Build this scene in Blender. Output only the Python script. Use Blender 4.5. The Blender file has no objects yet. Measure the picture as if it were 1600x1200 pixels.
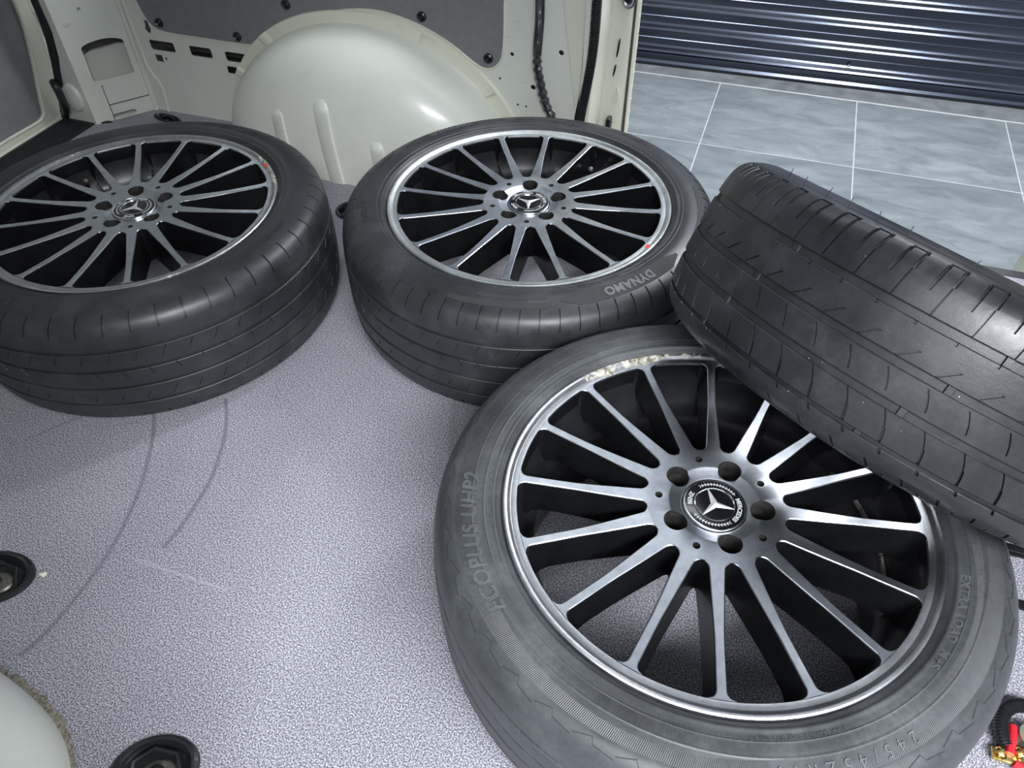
import bpy, bmesh, math, random
import numpy as np
from mathutils import Vector, Matrix, geometry
random.seed(7)
S = bpy.context.scene
COL = S.collection

# ------------------------------------------------------------------ camera
# van frame: x = along the van (towards the cab), y = across it, z = up, load floor at z = 0
FPX = 1177.6
cam_d = bpy.data.cameras.new('camera'); cam = bpy.data.objects.new('camera', cam_d); COL.objects.link(cam)
cam_d.sensor_fit = 'HORIZONTAL'; cam_d.sensor_width = 36.0; cam_d.lens = 36.0*FPX/1600.0
cam_d.clip_start = 0.02; cam_d.clip_end = 60
fw = Vector((-0.23151, 0.65742, -0.71708)); rt = Vector((0.94565, 0.32511, -0.00725)); up = Vector((-0.22836, 0.67978, 0.69696))
cam.matrix_world = Matrix(((rt.x, up.x, -fw.x, 0), (rt.y, up.y, -fw.y, 0), (rt.z, up.z, -fw.z, 0.9645), (0, 0, 0, 1)))
S.camera = cam

# ------------------------------------------------------------------ light and exposure
S.view_settings.view_transform = 'Standard'; S.view_settings.look = 'None'
S.view_settings.gamma = 1.0; S.view_settings.use_curve_mapping = False
S.view_settings.exposure = 1.15
w = bpy.data.worlds.new('workshop_air'); S.world = w; w.use_nodes = True
w.node_tree.nodes['Background'].inputs[0].default_value = (0.80, 0.88, 1.0, 1)
w.node_tree.nodes['Background'].inputs[1].default_value = 0.45

def area(name, loc, target, sx, sy, power, col=(0.93, 0.96, 1.0)):
    d = bpy.data.lights.new(name, 'AREA'); d.shape = 'RECTANGLE'; d.size = sx; d.size_y = sy; d.energy = power; d.color = col
    o = bpy.data.objects.new(name, d); COL.objects.link(o); o.location = loc
    o.rotation_euler = (Vector(target)-Vector(loc)).to_track_quat('-Z', 'Y').to_euler()
    return o
# workshop ceiling lamps: a row beside the near door, a row above the tiles beyond the far door, and an added shutter row
area('workshop_lamp_near', (1.25, -1.05, 2.25), (-0.2, 0.9, 0.0), 2.2, 0.45, 80)
area('workshop_lamp_near_b', (0.1, -1.3, 2.5), (0.0, 0.6, 0.0), 2.0, 0.3, 14)
area('workshop_lamp_far', (0.75, 2.65, 2.7), (0.6, 2.75, 0.0), 6.4, 0.30, 150)
area('shutter_highlight_light', (0.75, 3.2, 2.7), (0.6, 3.2, 0.0), 6.4, 0.2, 44)  # added second row, gives the shutter beads another highlight line

# ------------------------------------------------------------------ helpers
def link(o, parent=None):
    COL.objects.link(o)
    if parent is not None: o.parent = parent
    return o
def empty(name, loc=(0, 0, 0), parent=None):
    o = bpy.data.objects.new(name, None); o.location = loc; o.empty_display_size = 0.05
    return link(o, parent)
def tag(o, label=None, cat=None, group=None, kind=None):
    if label: o['label'] = label
    if cat: o['category'] = cat
    if group: o['group'] = group
    if kind: o['kind'] = kind
    return o
def mesh(name, v, f, mats=(), midx=None, smooth=True, sharp=35):
    me = bpy.data.meshes.new(name); me.from_pydata([tuple(map(float, p)) for p in v], [], [tuple(map(int, q)) for q in f])
    for m in mats: me.materials.append(m)
    if midx is not None: me.polygons.foreach_set('material_index', np.array(midx, dtype=np.int32))
    me.polygons.foreach_set('use_smooth', np.full(len(me.polygons), smooth))
    me.update()
    if smooth and sharp: me.set_sharp_from_angle(angle=math.radians(sharp))
    return me
def obj(name, me, parent=None, loc=(0, 0, 0), rot=(0, 0, 0)):
    o = bpy.data.objects.new(name, me); o.location = loc; o.rotation_euler = rot
    return link(o, parent)
class MB:
    """collects simple shapes into one mesh"""
    def __init__(s): s.v = []; s.f = []; s.m = []
    def add(s, v, f, m=0):
        b = len(s.v); s.v += [tuple(p) for p in v]; s.f += [tuple(i+b for i in q) for q in f]; s.m += [m]*len(f)
    def box(s, lo, hi, m=0, bev=0.0):
        bm = bmesh.new(); bmesh.ops.create_cube(bm, size=1)
        for q in bm.verts: q.co = Vector([lo[i]+(q.co[i]+.5)*(hi[i]-lo[i]) for i in range(3)])
        if bev: bmesh.ops.bevel(bm, geom=bm.edges[:], offset=bev, segments=2, affect='EDGES', profile=.5)
        bm.verts.index_update(); s.add([q.co[:] for q in bm.verts], [[q.index for q in f.verts] for f in bm.faces], m); bm.free()
    def lathe(s, prof, n=48, m=0, T=None, closed=False, a0=0, a1=2*math.pi):
        full = abs(a1-a0-2*math.pi) < 1e-6; k = n if full else n+1
        v = []
        for (r, z) in prof:
            for i in range(k):
                t = a0+(a1-a0)*i/n; p = Vector((r*math.cos(t), r*math.sin(t), z)); v.append((T @ p if T else p)[:])
        f = []; L = len(prof)
        for j in range(L if closed else L-1):
            for i in range(n):
                i2 = (i+1) % k; j2 = (j+1) % L
                f.append((j*k+i, j*k+i2, j2*k+i2, j2*k+i))
        s.add(v, f, m)
    def tube(s, pts, rad, n=10, m=0, cap=True):
        P = [Vector(p) for p in pts]; v = []; f = []; ref = Vector((0.3, 0.2, 0.93)); L = len(P)
        for i, p in enumerate(P):
            t = (P[min(i+1, L-1)]-P[max(i-1, 0)]).normalized(); a = t.cross(ref).normalized(); b = t.cross(a)
            rr = rad[i] if hasattr(rad, '__len__') else rad
            for k in range(n):
                q = 2*math.pi*k/n; v.append((p+a*rr*math.cos(q)+b*rr*math.sin(q))[:])
        for i in range(L-1):
            for k in range(n): f.append((i*n+k, i*n+(k+1) % n, (i+1)*n+(k+1) % n, (i+1)*n+k))
        if cap: f.append(tuple(range(n))[::-1]); f.append(tuple((L-1)*n+k for k in range(n)))
        s.add(v, f, m)
    def plate(s, loops, d, fn, m=0, ms=None):
        """2-D outline with holes, d thick, mapped to space by fn(x, y, depth)"""
        tris = geometry.tessellate_polygon([[Vector((x, y, 0)) for x, y in l] for l in loops])
        flat = [p for l in loops for p in l]; n = len(flat)
        v = [fn(x, y, 0) for x, y in flat]+[fn(x, y, d) for x, y in flat]
        s.add(v, list(tris), m)
        s.add(v[n:], [t[::-1] for t in tris], m)
        b = 0
        for l in loops:
            k = len(l); s.add([v[b+i] for i in range(k)]+[v[n+b+i] for i in range(k)], [(i, (i+1) % k, k+(i+1) % k, k+i) for i in range(k)], m if ms is None else ms); b += k
    def mesh(s, name, mats, smooth=True, sharp=35, merge=True):
        me = mesh(name, s.v, s.f, mats, s.m, smooth, None)
        bm = bmesh.new(); bm.from_mesh(me)
        if merge: bmesh.ops.remove_doubles(bm, verts=bm.verts, dist=1e-5)
        bmesh.ops.recalc_face_normals(bm, faces=bm.faces)
        bm.to_mesh(me); bm.free()
        if smooth: me.set_sharp_from_angle(angle=math.radians(sharp))
        return me
    def obj(s, name, mats, parent=None, loc=(0, 0, 0), rot=(0, 0, 0), **k):
        return obj(name, s.mesh(name, mats if isinstance(mats, (list, tuple)) else [mats], **k), parent, loc, rot)
def circ(cx, cy, r, n=24, a=0): return [(cx+r*math.cos(a+2*math.pi*i/n), cy+r*math.sin(a+2*math.pi*i/n)) for i in range(n)]
def rrect(x0, y0, x1, y1, r, n=5):
    o = []
    for cx, cy, a in ((x1-r, y1-r, 0), (x0+r, y1-r, 90), (x0+r, y0+r, 180), (x1-r, y0+r, 270)):
        for i in range(n+1): t = math.radians(a+90*i/n); o.append((cx+r*math.cos(t), cy+r*math.sin(t)))
    return o
def smooth_poly(p, it=2, closed=True):
    for _ in range(it):
        q = []; n = len(p)
        for i in range(n if closed else n-1):
            a, b = np.array(p[i]), np.array(p[(i+1) % n]); q += [tuple(a*.75+b*.25), tuple(a*.25+b*.75)]
        p = q if closed else [tuple(p[0])]+q+[tuple(p[-1])]
    return p

# ------------------------------------------------------------------ materials
def nmat(name):
    m = bpy.data.materials.new(name); m.use_nodes = True; nt = m.node_tree
    return m, nt, nt.nodes['Principled BSDF']
def N(nt, t, **k):
    n = nt.nodes.new(t)
    for a, b in k.items():
        if a.startswith('i_'):
            key = a[2:]; n.inputs[int(key) if key.isdigit() else key.replace('_', ' ')].default_value = b
        else: setattr(n, a, b)
    return n
def ln(nt, a, b): nt.links.new(a, b)
def ramp(nt, stops):
    r = nt.nodes.new('ShaderNodeValToRGB'); e = r.color_ramp.elements
    while len(e) < len(stops): e.new(0.5)
    for q, (p, c) in zip(e, stops): q.position = p; q.color = (*c, 1) if len(c) == 3 else c
    return r
def simple(name, col, rough=0.5, metal=0.0, coat=0.0, var=0.12, scale=30, bump=0.0, bscale=200, spec=0.5, rvar=0.1, detail=4):
    """a plain colour with soft mottling and a little relief"""
    m, nt, b = nmat(name); tc = N(nt, 'ShaderNodeTexCoord'); nz = N(nt, 'ShaderNodeTexNoise', i_Scale=scale, i_Detail=detail, i_Roughness=.6)
    ln(nt, tc.outputs['Object'], nz.inputs['Vector'])
    c = np.array(col); r = ramp(nt, [(0.3, tuple(np.clip(c*(1-var), 0, 1))), (0.7, tuple(np.clip(c*(1+var), 0, 1)))])
    ln(nt, nz.outputs['Fac'], r.inputs['Fac']); ln(nt, r.outputs['Color'], b.inputs['Base Color'])
    mr = N(nt, 'ShaderNodeMapRange', i_3=max(0.02, rough-rvar), i_4=min(1, rough+rvar)); ln(nt, nz.outputs['Fac'], mr.inputs[0]); ln(nt, mr.outputs[0], b.inputs['Roughness'])
    b.inputs['Metallic'].default_value = metal; b.inputs['Coat Weight'].default_value = coat; b.inputs['Coat Roughness'].default_value = .08
    b.inputs['Specular IOR Level'].default_value = spec
    if bump:
        n2 = N(nt, 'ShaderNodeTexNoise', i_Scale=bscale, i_Detail=3.0); ln(nt, tc.outputs['Object'], n2.inputs['Vector'])
        bp = N(nt, 'ShaderNodeBump', i_Strength=bump, i_Distance=.001); ln(nt, n2.outputs['Fac'], bp.inputs['Height']); ln(nt, bp.outputs['Normal'], b.inputs['Normal'])
    return m
def math_(nt, op, a, b=None, c=None):
    n = nt.nodes.new('ShaderNodeMath'); n.operation = op
    for i, x in enumerate((a, b, c)):
        if x is None: continue
        if isinstance(x, (int, float)): n.inputs[i].default_value = x
        else: ln(nt, x, n.inputs[i])
    return n.outputs[0]
def mixc(nt, fac, a, b):
    n = nt.nodes.new('ShaderNodeMix'); n.data_type = 'RGBA'
    for i, x in ((0, fac), (6, a), (7, b)):
        if isinstance(x, (int, float)): n.inputs[i].default_value = x
        elif isinstance(x, tuple): n.inputs[i].default_value = (*x, 1)
        else: ln(nt, x, n.inputs[i])
    return n.outputs[2]

def floor_mat():
    m, nt, b = nmat('speckled_vinyl'); tc = N(nt, 'ShaderNodeTexCoord'); P = tc.outputs['Object']
    n1 = N(nt, 'ShaderNodeTexNoise', i_Scale=500.0, i_Detail=1.5, i_Roughness=.7); ln(nt, P, n1.inputs['Vector'])
    r1 = ramp(nt, [(0.36, (.088, .086, .108)), (0.5, (.272, .268, .304)), (0.62, (.62, .615, .655))]); ln(nt, n1.outputs['Fac'], r1.inputs['Fac'])
    n2 = N(nt, 'ShaderNodeTexNoise', i_Scale=5.0, i_Detail=5.0, i_Roughness=.65); ln(nt, P, n2.inputs['Vector'])
    r2 = ramp(nt, [(0.30, (.86, .86, .88)), (0.66, (1, 1, 1))]); ln(nt, n2.outputs['Fac'], r2.inputs['Fac'])
    mul = N(nt, 'ShaderNodeMix'); mul.data_type = 'RGBA'; mul.blend_type = 'MULTIPLY'; mul.inputs[0].default_value = 1
    ln(nt, r1.outputs[0], mul.inputs[6]); ln(nt, r2.outputs[0], mul.inputs[7])
    col = mul.outputs[2]
    # black rubber scuffs left by rolling tyres, and a pale scrape
    sx = N(nt, 'ShaderNodeSeparateXYZ'); nd = N(nt, 'ShaderNodeTexNoise', i_Scale=9.0); ln(nt, P, nd.inputs['Vector']); ln(nt, P, sx.inputs[0])
    wob = math_(nt, 'MULTIPLY', math_(nt, 'SUBTRACT', nd.outputs['Fac'], .5), .012)
    for (U, W, y0, x0, k, q, ya, yb, wd, c, st) in ((1, 0, 0, -.855, .667, -1.129, .20, .64, .0065, (.10, .10, .125), .75), (1, 0, 0, -.993, 1.362, -1.52, .40, .69, .006, (.10, .10, .125), .8),
                                                 (0, 1, 0, .37, .0, 0, -.72, -.56, .004, (.6, .6, .6), .3), (1, 0, .56, -1.0, .75, 0, .50, .62, .005, (.12, .12, .14), .6), (1, 0, .72, -.36, -.4, .8, .55, .84, .012, (.15, .15, .17), .35)):
        dy = math_(nt, 'SUBTRACT', sx.outputs[U], y0)
        cx = math_(nt, 'ADD', math_(nt, 'ADD', math_(nt, 'MULTIPLY', dy, k), math_(nt, 'MULTIPLY', math_(nt, 'MULTIPLY', dy, dy), q)), x0)
        d = math_(nt, 'ABSOLUTE', math_(nt, 'SUBTRACT', math_(nt, 'ADD', sx.outputs[W], wob), cx))
        f = N(nt, 'ShaderNodeMapRange', interpolation_type='SMOOTHSTEP', i_1=0.0, i_2=wd, i_3=st, i_4=0.0); ln(nt, d, f.inputs[0])
        g = math_(nt, 'MULTIPLY', f.outputs[0], math_(nt, 'MULTIPLY', math_(nt, 'GREATER_THAN', sx.outputs[U], ya), math_(nt, 'LESS_THAN', sx.outputs[U], yb)))
        g = math_(nt, 'MULTIPLY', g, math_(nt, 'ADD', n2.outputs['Fac'], .3))
        col = mixc(nt, g, col, c)
    ln(nt, col, b.inputs['Base Color']); b.inputs['Roughness'].default_value = .62; b.inputs['Specular IOR Level'].default_value = .3
    bp = N(nt, 'ShaderNodeBump', i_Strength=.35, i_Distance=.0006); ln(nt, n1.outputs['Fac'], bp.inputs['Height']); ln(nt, bp.outputs[0], b.inputs['Normal'])
    return m
def tile_mat():
    m, nt, b = nmat('slate_look_tile'); tc = N(nt, 'ShaderNodeTexCoord'); oi = N(nt, 'ShaderNodeObjectInfo')
    mp = N(nt, 'ShaderNodeMapping'); mp.inputs['Scale'].default_value = (1, 2.2, 1); ln(nt, tc.outputs['Object'], mp.inputs[0])
    ad = N(nt, 'ShaderNodeVectorMath', operation='ADD'); ln(nt, mp.outputs[0], ad.inputs[0])
    sc = N(nt, 'ShaderNodeVectorMath', operation='SCALE'); sc.inputs[0].default_value = (31, 17, 9); ln(nt, oi.outputs['Random'], sc.inputs['Scale']); ln(nt, sc.outputs[0], ad.inputs[1])
    n1 = N(nt, 'ShaderNodeTexNoise', i_Scale=5.0, i_Detail=9.0, i_Roughness=.68, i_Distortion=.6); ln(nt, ad.outputs[0], n1.inputs['Vector'])
    r = ramp(nt, [(.28, (.10, .117, .124)), (.5, (.165, .187, .197)), (.72, (.24, .262, .272))]); ln(nt, n1.outputs['Fac'], r.inputs[0])
    ln(nt, r.outputs[0], b.inputs['Base Color']); b.inputs['Roughness'].default_value = .42
    bp = N(nt, 'ShaderNodeBump', i_Strength=.15, i_Distance=.002); ln(nt, n1.outputs['Fac'], bp.inputs['Height']); ln(nt, bp.outputs[0], b.inputs['Normal'])
    return m
def paint_mat(name, col, dirt=.5):
    m, nt, b = nmat(name); tc = N(nt, 'ShaderNodeTexCoord'); P = tc.outputs['Object']
    n1 = N(nt, 'ShaderNodeTexNoise', i_Scale=7.0, i_Detail=7.0, i_Roughness=.65); ln(nt, P, n1.inputs['Vector'])
    mp = N(nt, 'ShaderNodeMapping'); mp.inputs['Scale'].default_value = (14, 14, 90); mp.inputs['Rotation'].default_value = (.2, .5, .3); ln(nt, P, mp.inputs[0])
    n2 = N(nt, 'ShaderNodeTexNoise', i_Scale=1.0, i_Detail=4.0, i_Roughness=.7); ln(nt, mp.outputs[0], n2.inputs['Vector'])
    f1 = N(nt, 'ShaderNodeMapRange', i_1=.5, i_2=.75, i_3=0.0, i_4=.35*dirt); ln(nt, n1.outputs['Fac'], f1.inputs[0])
    f2 = N(nt, 'ShaderNodeMapRange', i_1=.66, i_2=.74, i_3=0.0, i_4=.5*dirt); ln(nt, n2.outputs['Fac'], f2.inputs[0])
    c = mixc(nt, f1.outputs[0], col, tuple(x*.72 for x in col)); c = mixc(nt, f2.outputs[0], c, (.33, .31, .27))
    ln(nt, c, b.inputs['Base Color']); b.inputs['Roughness'].default_value = .38; b.inputs['Coat Weight'].default_value = .45; b.inputs['Coat Roughness'].default_value = .16
    bp = N(nt, 'ShaderNodeBump', i_Strength=.06, i_Distance=.002); ln(nt, n1.outputs['Fac'], bp.inputs['Height']); ln(nt, bp.outputs[0], b.inputs['Normal'])
    return m
def rubber_mat(name, col, dust, rough=.55, serr=None, specks=False):
    m, nt, b = nmat(name); tc = N(nt, 'ShaderNodeTexCoord'); P = tc.outputs['Object']
    n1 = N(nt, 'ShaderNodeTexNoise', i_Scale=9.0, i_Detail=8.0, i_Roughness=.68); ln(nt, P, n1.inputs['Vector'])
    n2 = N(nt, 'ShaderNodeTexNoise', i_Scale=160.0, i_Detail=4.0, i_Roughness=.7); ln(nt, P, n2.inputs['Vector'])
    r = ramp(nt, [(.32, tuple(x*.62 for x in col)), (.52, col), (.74, dust)]); ln(nt, n1.outputs['Fac'], r.inputs[0])
    r2 = ramp(nt, [(.3, (.8, .8, .8)), (.7, (1.15, 1.15, 1.15))]); ln(nt, n2.outputs['Fac'], r2.inputs[0])
    mul = N(nt, 'ShaderNodeMix'); mul.data_type = 'RGBA'; mul.blend_type = 'MULTIPLY'; mul.inputs[0].default_value = 1
    ln(nt, r.outputs[0], mul.inputs[6]); ln(nt, r2.outputs[0], mul.inputs[7]); cc = mul.outputs[2]
    if specks:      # pale grit caught in the rubber
        n5 = N(nt, 'ShaderNodeTexNoise', i_Scale=210.0, i_Detail=2.0); ln(nt, P, n5.inputs['Vector'])
        cc = mixc(nt, math_(nt, 'GREATER_THAN', math_(nt, 'ADD', n5.outputs['Fac'], math_(nt, 'MULTIPLY', n1.outputs['Fac'], .12)), .845), cc, (.34, .34, .33))
    ln(nt, cc, b.inputs['Base Color'])
    b.inputs['Specular IOR Level'].default_value = .62
    rr = N(nt, 'ShaderNodeMapRange', i_1=.3, i_2=.7, i_3=rough-.14, i_4=rough+.12); ln(nt, n1.outputs['Fac'], rr.inputs[0]); ln(nt, rr.outputs[0], b.inputs['Roughness'])
    bp = N(nt, 'ShaderNodeBump', i_Strength=.22, i_Distance=.0008); ln(nt, n2.outputs['Fac'], bp.inputs['Height'])
    if serr:      # moulded serration (hundreds of fine ridges) on two sidewall bands with a swooping edge
        sp = N(nt, 'ShaderNodeSeparateXYZ'); ln(nt, P, sp.inputs[0])
        th = math_(nt, 'ARCTAN2', sp.outputs[1], sp.outputs[0])
        rad = math_(nt, 'SQRT', math_(nt, 'ADD', math_(nt, 'MULTIPLY', sp.outputs[0], sp.outputs[0]), math_(nt, 'MULTIPLY', sp.outputs[1], sp.outputs[1])))
        h = None
        for (ra, rb, amp, k, ph, n, sl) in serr:
            sw = math_(nt, 'MULTIPLY', math_(nt, 'SINE', math_(nt, 'ADD', math_(nt, 'MULTIPLY', th, k), ph)), amp)
            u = math_(nt, 'SUBTRACT', rad, sw)
            ms = math_(nt, 'MULTIPLY', math_(nt, 'GREATER_THAN', u, ra), math_(nt, 'LESS_THAN', rad, rb))
            wv = math_(nt, 'SINE', math_(nt, 'ADD', math_(nt, 'MULTIPLY', th, n), math_(nt, 'MULTIPLY', rad, sl)))
            q = math_(nt, 'MULTIPLY', ms, wv); h = q if h is None else math_(nt, 'ADD', h, q)
        b2 = N(nt, 'ShaderNodeBump', i_Strength=.45, i_Distance=.0006); ln(nt, h, b2.inputs['Height']); ln(nt, bp.outputs[0], b2.inputs['Normal']); ln(nt, b2.outputs[0], b.inputs['Normal'])
    else: ln(nt, bp.outputs[0], b.inputs['Normal'])
    return m
def alloy_mat(name, col=(.66, .69, .75), rough=.34, corr=()):  # blue in the default colour paints in the reflected surroundings
    """diamond-cut face: faint turning lines, tarnish, and whitish corrosion over given sectors of the lip"""
    m, nt, b = nmat(name); tc = N(nt, 'ShaderNodeTexCoord'); P = tc.outputs['Object']
    n1 = N(nt, 'ShaderNodeTexNoise', i_Scale=45.0, i_Detail=6.0, i_Roughness=.7); ln(nt, P, n1.inputs['Vector'])
    n0 = N(nt, 'ShaderNodeTexNoise', i_Scale=11.0, i_Detail=3.0); ln(nt, P, n0.inputs['Vector'])
    r = ramp(nt, [(.3, tuple(x*.72 for x in col)), (.65, col)]); ln(nt, n1.outputs['Fac'], r.inputs[0])
    c = r.outputs[0]; rf = N(nt, 'ShaderNodeMapRange', i_1=.3, i_2=.7, i_3=rough+.1, i_4=rough-.08); ln(nt, n0.outputs['Fac'], rf.inputs[0]); ro = rf.outputs[0]
    b.inputs['Metallic'].default_value = 1.0
    if corr:
        sp = N(nt, 'ShaderNodeSeparateXYZ'); ln(nt, P, sp.inputs[0])
        n3 = N(nt, 'ShaderNodeTexNoise', i_Scale=55.0, i_Detail=8.0, i_Roughness=.8); ln(nt, P, n3.inputs['Vector'])
        tot = None
        for (deg, wid, st) in corr:
            a = math.radians(deg); ca, sa = math.cos(a), math.sin(a)
            dot = math_(nt, 'DIVIDE', math_(nt, 'ADD', math_(nt, 'MULTIPLY', sp.outputs[0], ca), math_(nt, 'MULTIPLY', sp.outputs[1], sa)), .247)
            f = N(nt, 'ShaderNodeMapRange', i_1=math.cos(math.radians(wid)), i_2=math.cos(math.radians(wid*.5)), i_3=0.0, i_4=st); ln(nt, dot, f.inputs[0])
            tot = f.outputs[0] if tot is None else math_(nt, 'MAXIMUM', tot, f.outputs[0])
        k = math_(nt, 'GREATER_THAN', math_(nt, 'ADD', n3.outputs['Fac'], math_(nt, 'MULTIPLY', tot, .24)), .70)
        n4 = N(nt, 'ShaderNodeTexNoise', i_Scale=140.0, i_Detail=6.0, i_Roughness=.75); ln(nt, P, n4.inputs['Vector'])
        rc = ramp(nt, [(.38, (.10, .085, .06)), (.52, (.50, .47, .38)), (.62, (.72, .71, .66))]); ln(nt, n4.outputs['Fac'], rc.inputs[0])
        c = mixc(nt, k, c, rc.outputs[0]); ln(nt, math_(nt, 'SUBTRACT', 1.0, k), b.inputs['Metallic'])
        ro = math_(nt, 'MAXIMUM', ro, math_(nt, 'MULTIPLY', k, .8))
        bp = N(nt, 'ShaderNodeBump', i_Strength=.5, i_Distance=.0008); ln(nt, math_(nt, 'MULTIPLY', k, n4.outputs['Fac']), bp.inputs['Height']); ln(nt, bp.outputs[0], b.inputs['Normal'])
    ln(nt, c, b.inputs['Base Color']); ln(nt, ro, b.inputs['Roughness'])
    return m

M = {}
M['floor'] = floor_mat(); M['tile'] = tile_mat()
M['grout'] = simple('pale_grout', (.40, .41, .40), .8, var=.1)
M['cream'] = paint_mat('cream_body_paint', (.76, .76, .63), .7)
M['white'] = paint_mat('off_white_body_paint', (.76, .78, .70), .8)
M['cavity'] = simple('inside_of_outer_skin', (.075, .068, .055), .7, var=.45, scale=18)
M['lining'] = simple('grey_hardboard', (.215, .217, .222), .62, var=.07, scale=60, bump=.3, bscale=500)
M['black_pl'] = simple('black_plastic', (.012, .013, .015), .3, coat=.3, var=.3)
M['black_mat'] = simple('black_ribbed_plastic', (.016, .017, .02), .6, var=.3, bump=.5, bscale=260)
M['seal'] = simple('black_seal_rubber', (.014, .014, .016), .55, var=.3, bump=.3)
M['gloss'] = simple('gloss_black_wheel_paint', (.005, .0052, .006), .30, coat=.5, var=.35, scale=25, rvar=.08)
M['gunmetal'] = simple('dusty_dark_barrel', (.013, .0132, .015), .36, coat=.3, var=.5, scale=14)
M['alloy'] = alloy_mat('machined_alloy')
M['chrome'] = simple('chrome', (.78, .79, .8), .12, metal=1.0, var=.05)
M['capsilver'] = simple('satin_silver', (.62, .63, .65), .35, metal=.4, var=.05)
M['capblack'] = simple('cap_black', (.006, .006, .008), .18, coat=.5, var=.1)
M['lugdark'] = simple('grimy_bore', (.018, .017, .0155), .6, var=.7, scale=90)
M['shutter'] = simple('dark_blue_grey_slat_paint', (.072, .082, .104), .21, metal=1.0, coat=.0, var=.04, scale=3, rvar=.01)
M['concrete'] = simple('dark_threshold', (.12, .13, .135), .6, var=.3, scale=12)
M['tape'] = simple('crumpled_black_tape', (.025, .025, .03), .25, coat=.5, var=.4, scale=60, bump=.9, bscale=120)
M['steel'] = simple('worn_steel', (.35, .34, .30), .4, metal=.9, var=.4, scale=60)
M['brass'] = simple('brass', (.72, .55, .22), .3, metal=1.0, var=.3, scale=120)
M['tin'] = simple('tinned_clamp', (.74, .72, .58), .32, metal=.9, var=.2, scale=90)
M['red'] = simple('red_cable', (.62, .02, .035), .4, var=.15)
M['redmark'] = simple('red_paint_mark', (.75, .04, .02), .5, var=.1)
M['panel_dark'] = simple('roof_lining', (.6, .6, .59), .8, var=.05)
M['rub_a'] = rubber_mat('tyre_rubber_dark', (.021, .022, .025), (.048, .049, .051), .46)
M['rub_b'] = rubber_mat('tyre_rubber_mid', (.024, .025, .028), (.056, .058, .061), .46)
M['rub_c'] = rubber_mat('tyre_rubber_worn', (.017, .018, .021), (.046, .049, .053), .40, specks=True)
M['rub_d'] = rubber_mat('tyre_rubber_dusty', (.052, .056, .061), (.105, .111, .115), .50,
                        serr=((.2905, .3100, .007, 3, 0.6, 1000, 700), (.2760, .2890, .006, 3, 2.4, 1000, -500)))
M['rub_dl'] = rubber_mat('dusty_raised_lettering', (.085, .09, .096), (.14, .145, .15), .6)
M['rub_letter'] = rubber_mat('raised_lettering_rubber', (.10, .104, .11), (.15, .152, .155), .6)
M['rub_plate'] = rubber_mat('matt_moulded_plate', (.024, .024, .027), (.036, .036, .038), .75)

# ================================================================== SETTING
def B(name, lo, hi, mat, kind='structure', parent=None, bev=0.0):
    m = MB(); m.box(lo, hi, 0, bev); o = m.obj(name, mat, parent)
    if parent is None: tag(o, kind=kind)
    return o
# van floor: vinyl-covered board, door well cut out on the far side
fl = MB(); fl.plate([[(-1.70, .0), (1.6, .0), (1.6, 1.50), (-.30, 1.50), (-.40, 1.60), (-1.5955, 1.60), (-1.70, 1.4515)]], .03, lambda x, y, d: (x, y, -d))
floor = tag(fl.obj('floor', M['floor'], smooth=False), 'grey speckled vinyl load floor of the van', 'floor', kind='structure')
# black ribbed threshold in front of the tailgate
th = MB(); th.plate([[(-1.70, -.02), (-1.70, 1.4515), (-1.66, 1.475), (-1.80, 1.465), (-1.80, -.02)]], .03, lambda x, y, d: (x, y, .004-d))
for i in range(9): th.box((-1.79+.0095*i, .0, .004), (-1.786+.0095*i, 1.44, .0062))
tag(th.obj('trim_1', M['black_mat'], smooth=False), 'black ribbed plastic threshold strip before the tailgate', 'threshold', kind='structure')
# sill and step of the far sliding door
B('trim_2', (-.30, 1.50, -.06), (.62, 1.545, -.012), M['black_mat'])
st = MB(); st.box((-.30, 1.545, -.30), (.62, 1.66, -.27)); st.box((-.30, 1.49, -.30), (.62, 1.50, -.06)); st.box((-.30, 1.66, -.33), (.62, 1.68, -.24))
tag(st.obj('trim_3', M['cream']), kind='structure')

# ---- far side wall of the van -------------------------------------------------
WY = 1.581
LIN = [(-1.5349, .2931), (-1.5292, .2665), (-1.5166, .237), (-1.4888, .2245), (-1.4355, .2225), (-1.3225, .2218), (-1.2124, .2216), (-1.1717, .2388), (-1.129, .2663), (-1.0699, .2963), (-.9964, .3256), (-.9285, .3398), (-.8641, .344), (-.8026, .3344), (-.7425, .3166), (-.6832, .2876), (-.6462, .2611), (-.6207, .2472), (-.6008, .2455), (-.5807, .2582), (-.5698, .2807), (-.5658, .3422), (-.5649, .3939)]
holes = [rrect(-1.5445, .1695, -1.468, .195, .006), rrect(-1.4225, .1688, -1.356, .1944, .006), rrect(-1.3165, .1685, -1.241, .193, .006),
         rrect(-1.541, .139, -1.517, .158, .002), rrect(-1.322, .1367, -1.2915, .1557, .002),
         [(-1.541, .2436), (-1.5274, .2436), (-1.5268, .236), (-1.5245, .222), (-1.530, .2112), (-1.538, .2112), (-1.5443, .220), (-1.539, .232)],
         [(-1.5625, .0905), (-1.5585, .0905), (-1.5575, .068), (-1.5615, .068)], [(-1.2425, .092), (-1.240, .092), (-1.2345, .064), (-1.237, .064)]]
for x, z, r in ((-1.5073, .1495, .0042), (-1.2794, .1463, .0045), (-.5489, .2819, .0045), (-.5784, .2238, .003), (-.4993, .2143, .006), (-.437, .2987, .006), (-.5358, .1686, .003), (-.5157, .1670, .003)):
    holes.append(circ(x, z, r, 14))
wm = MB()
outline = [(-1.597, -.02), (-1.597, 1.36), (-.385, 1.36), (-.385, .26), (-.40, .16), (-.40, -.02)]
ADDED_WIN = rrect(-1.50, .47, -.48, .98, .06)  # unseen side window, added so the wheel faces reflect something bright
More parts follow.
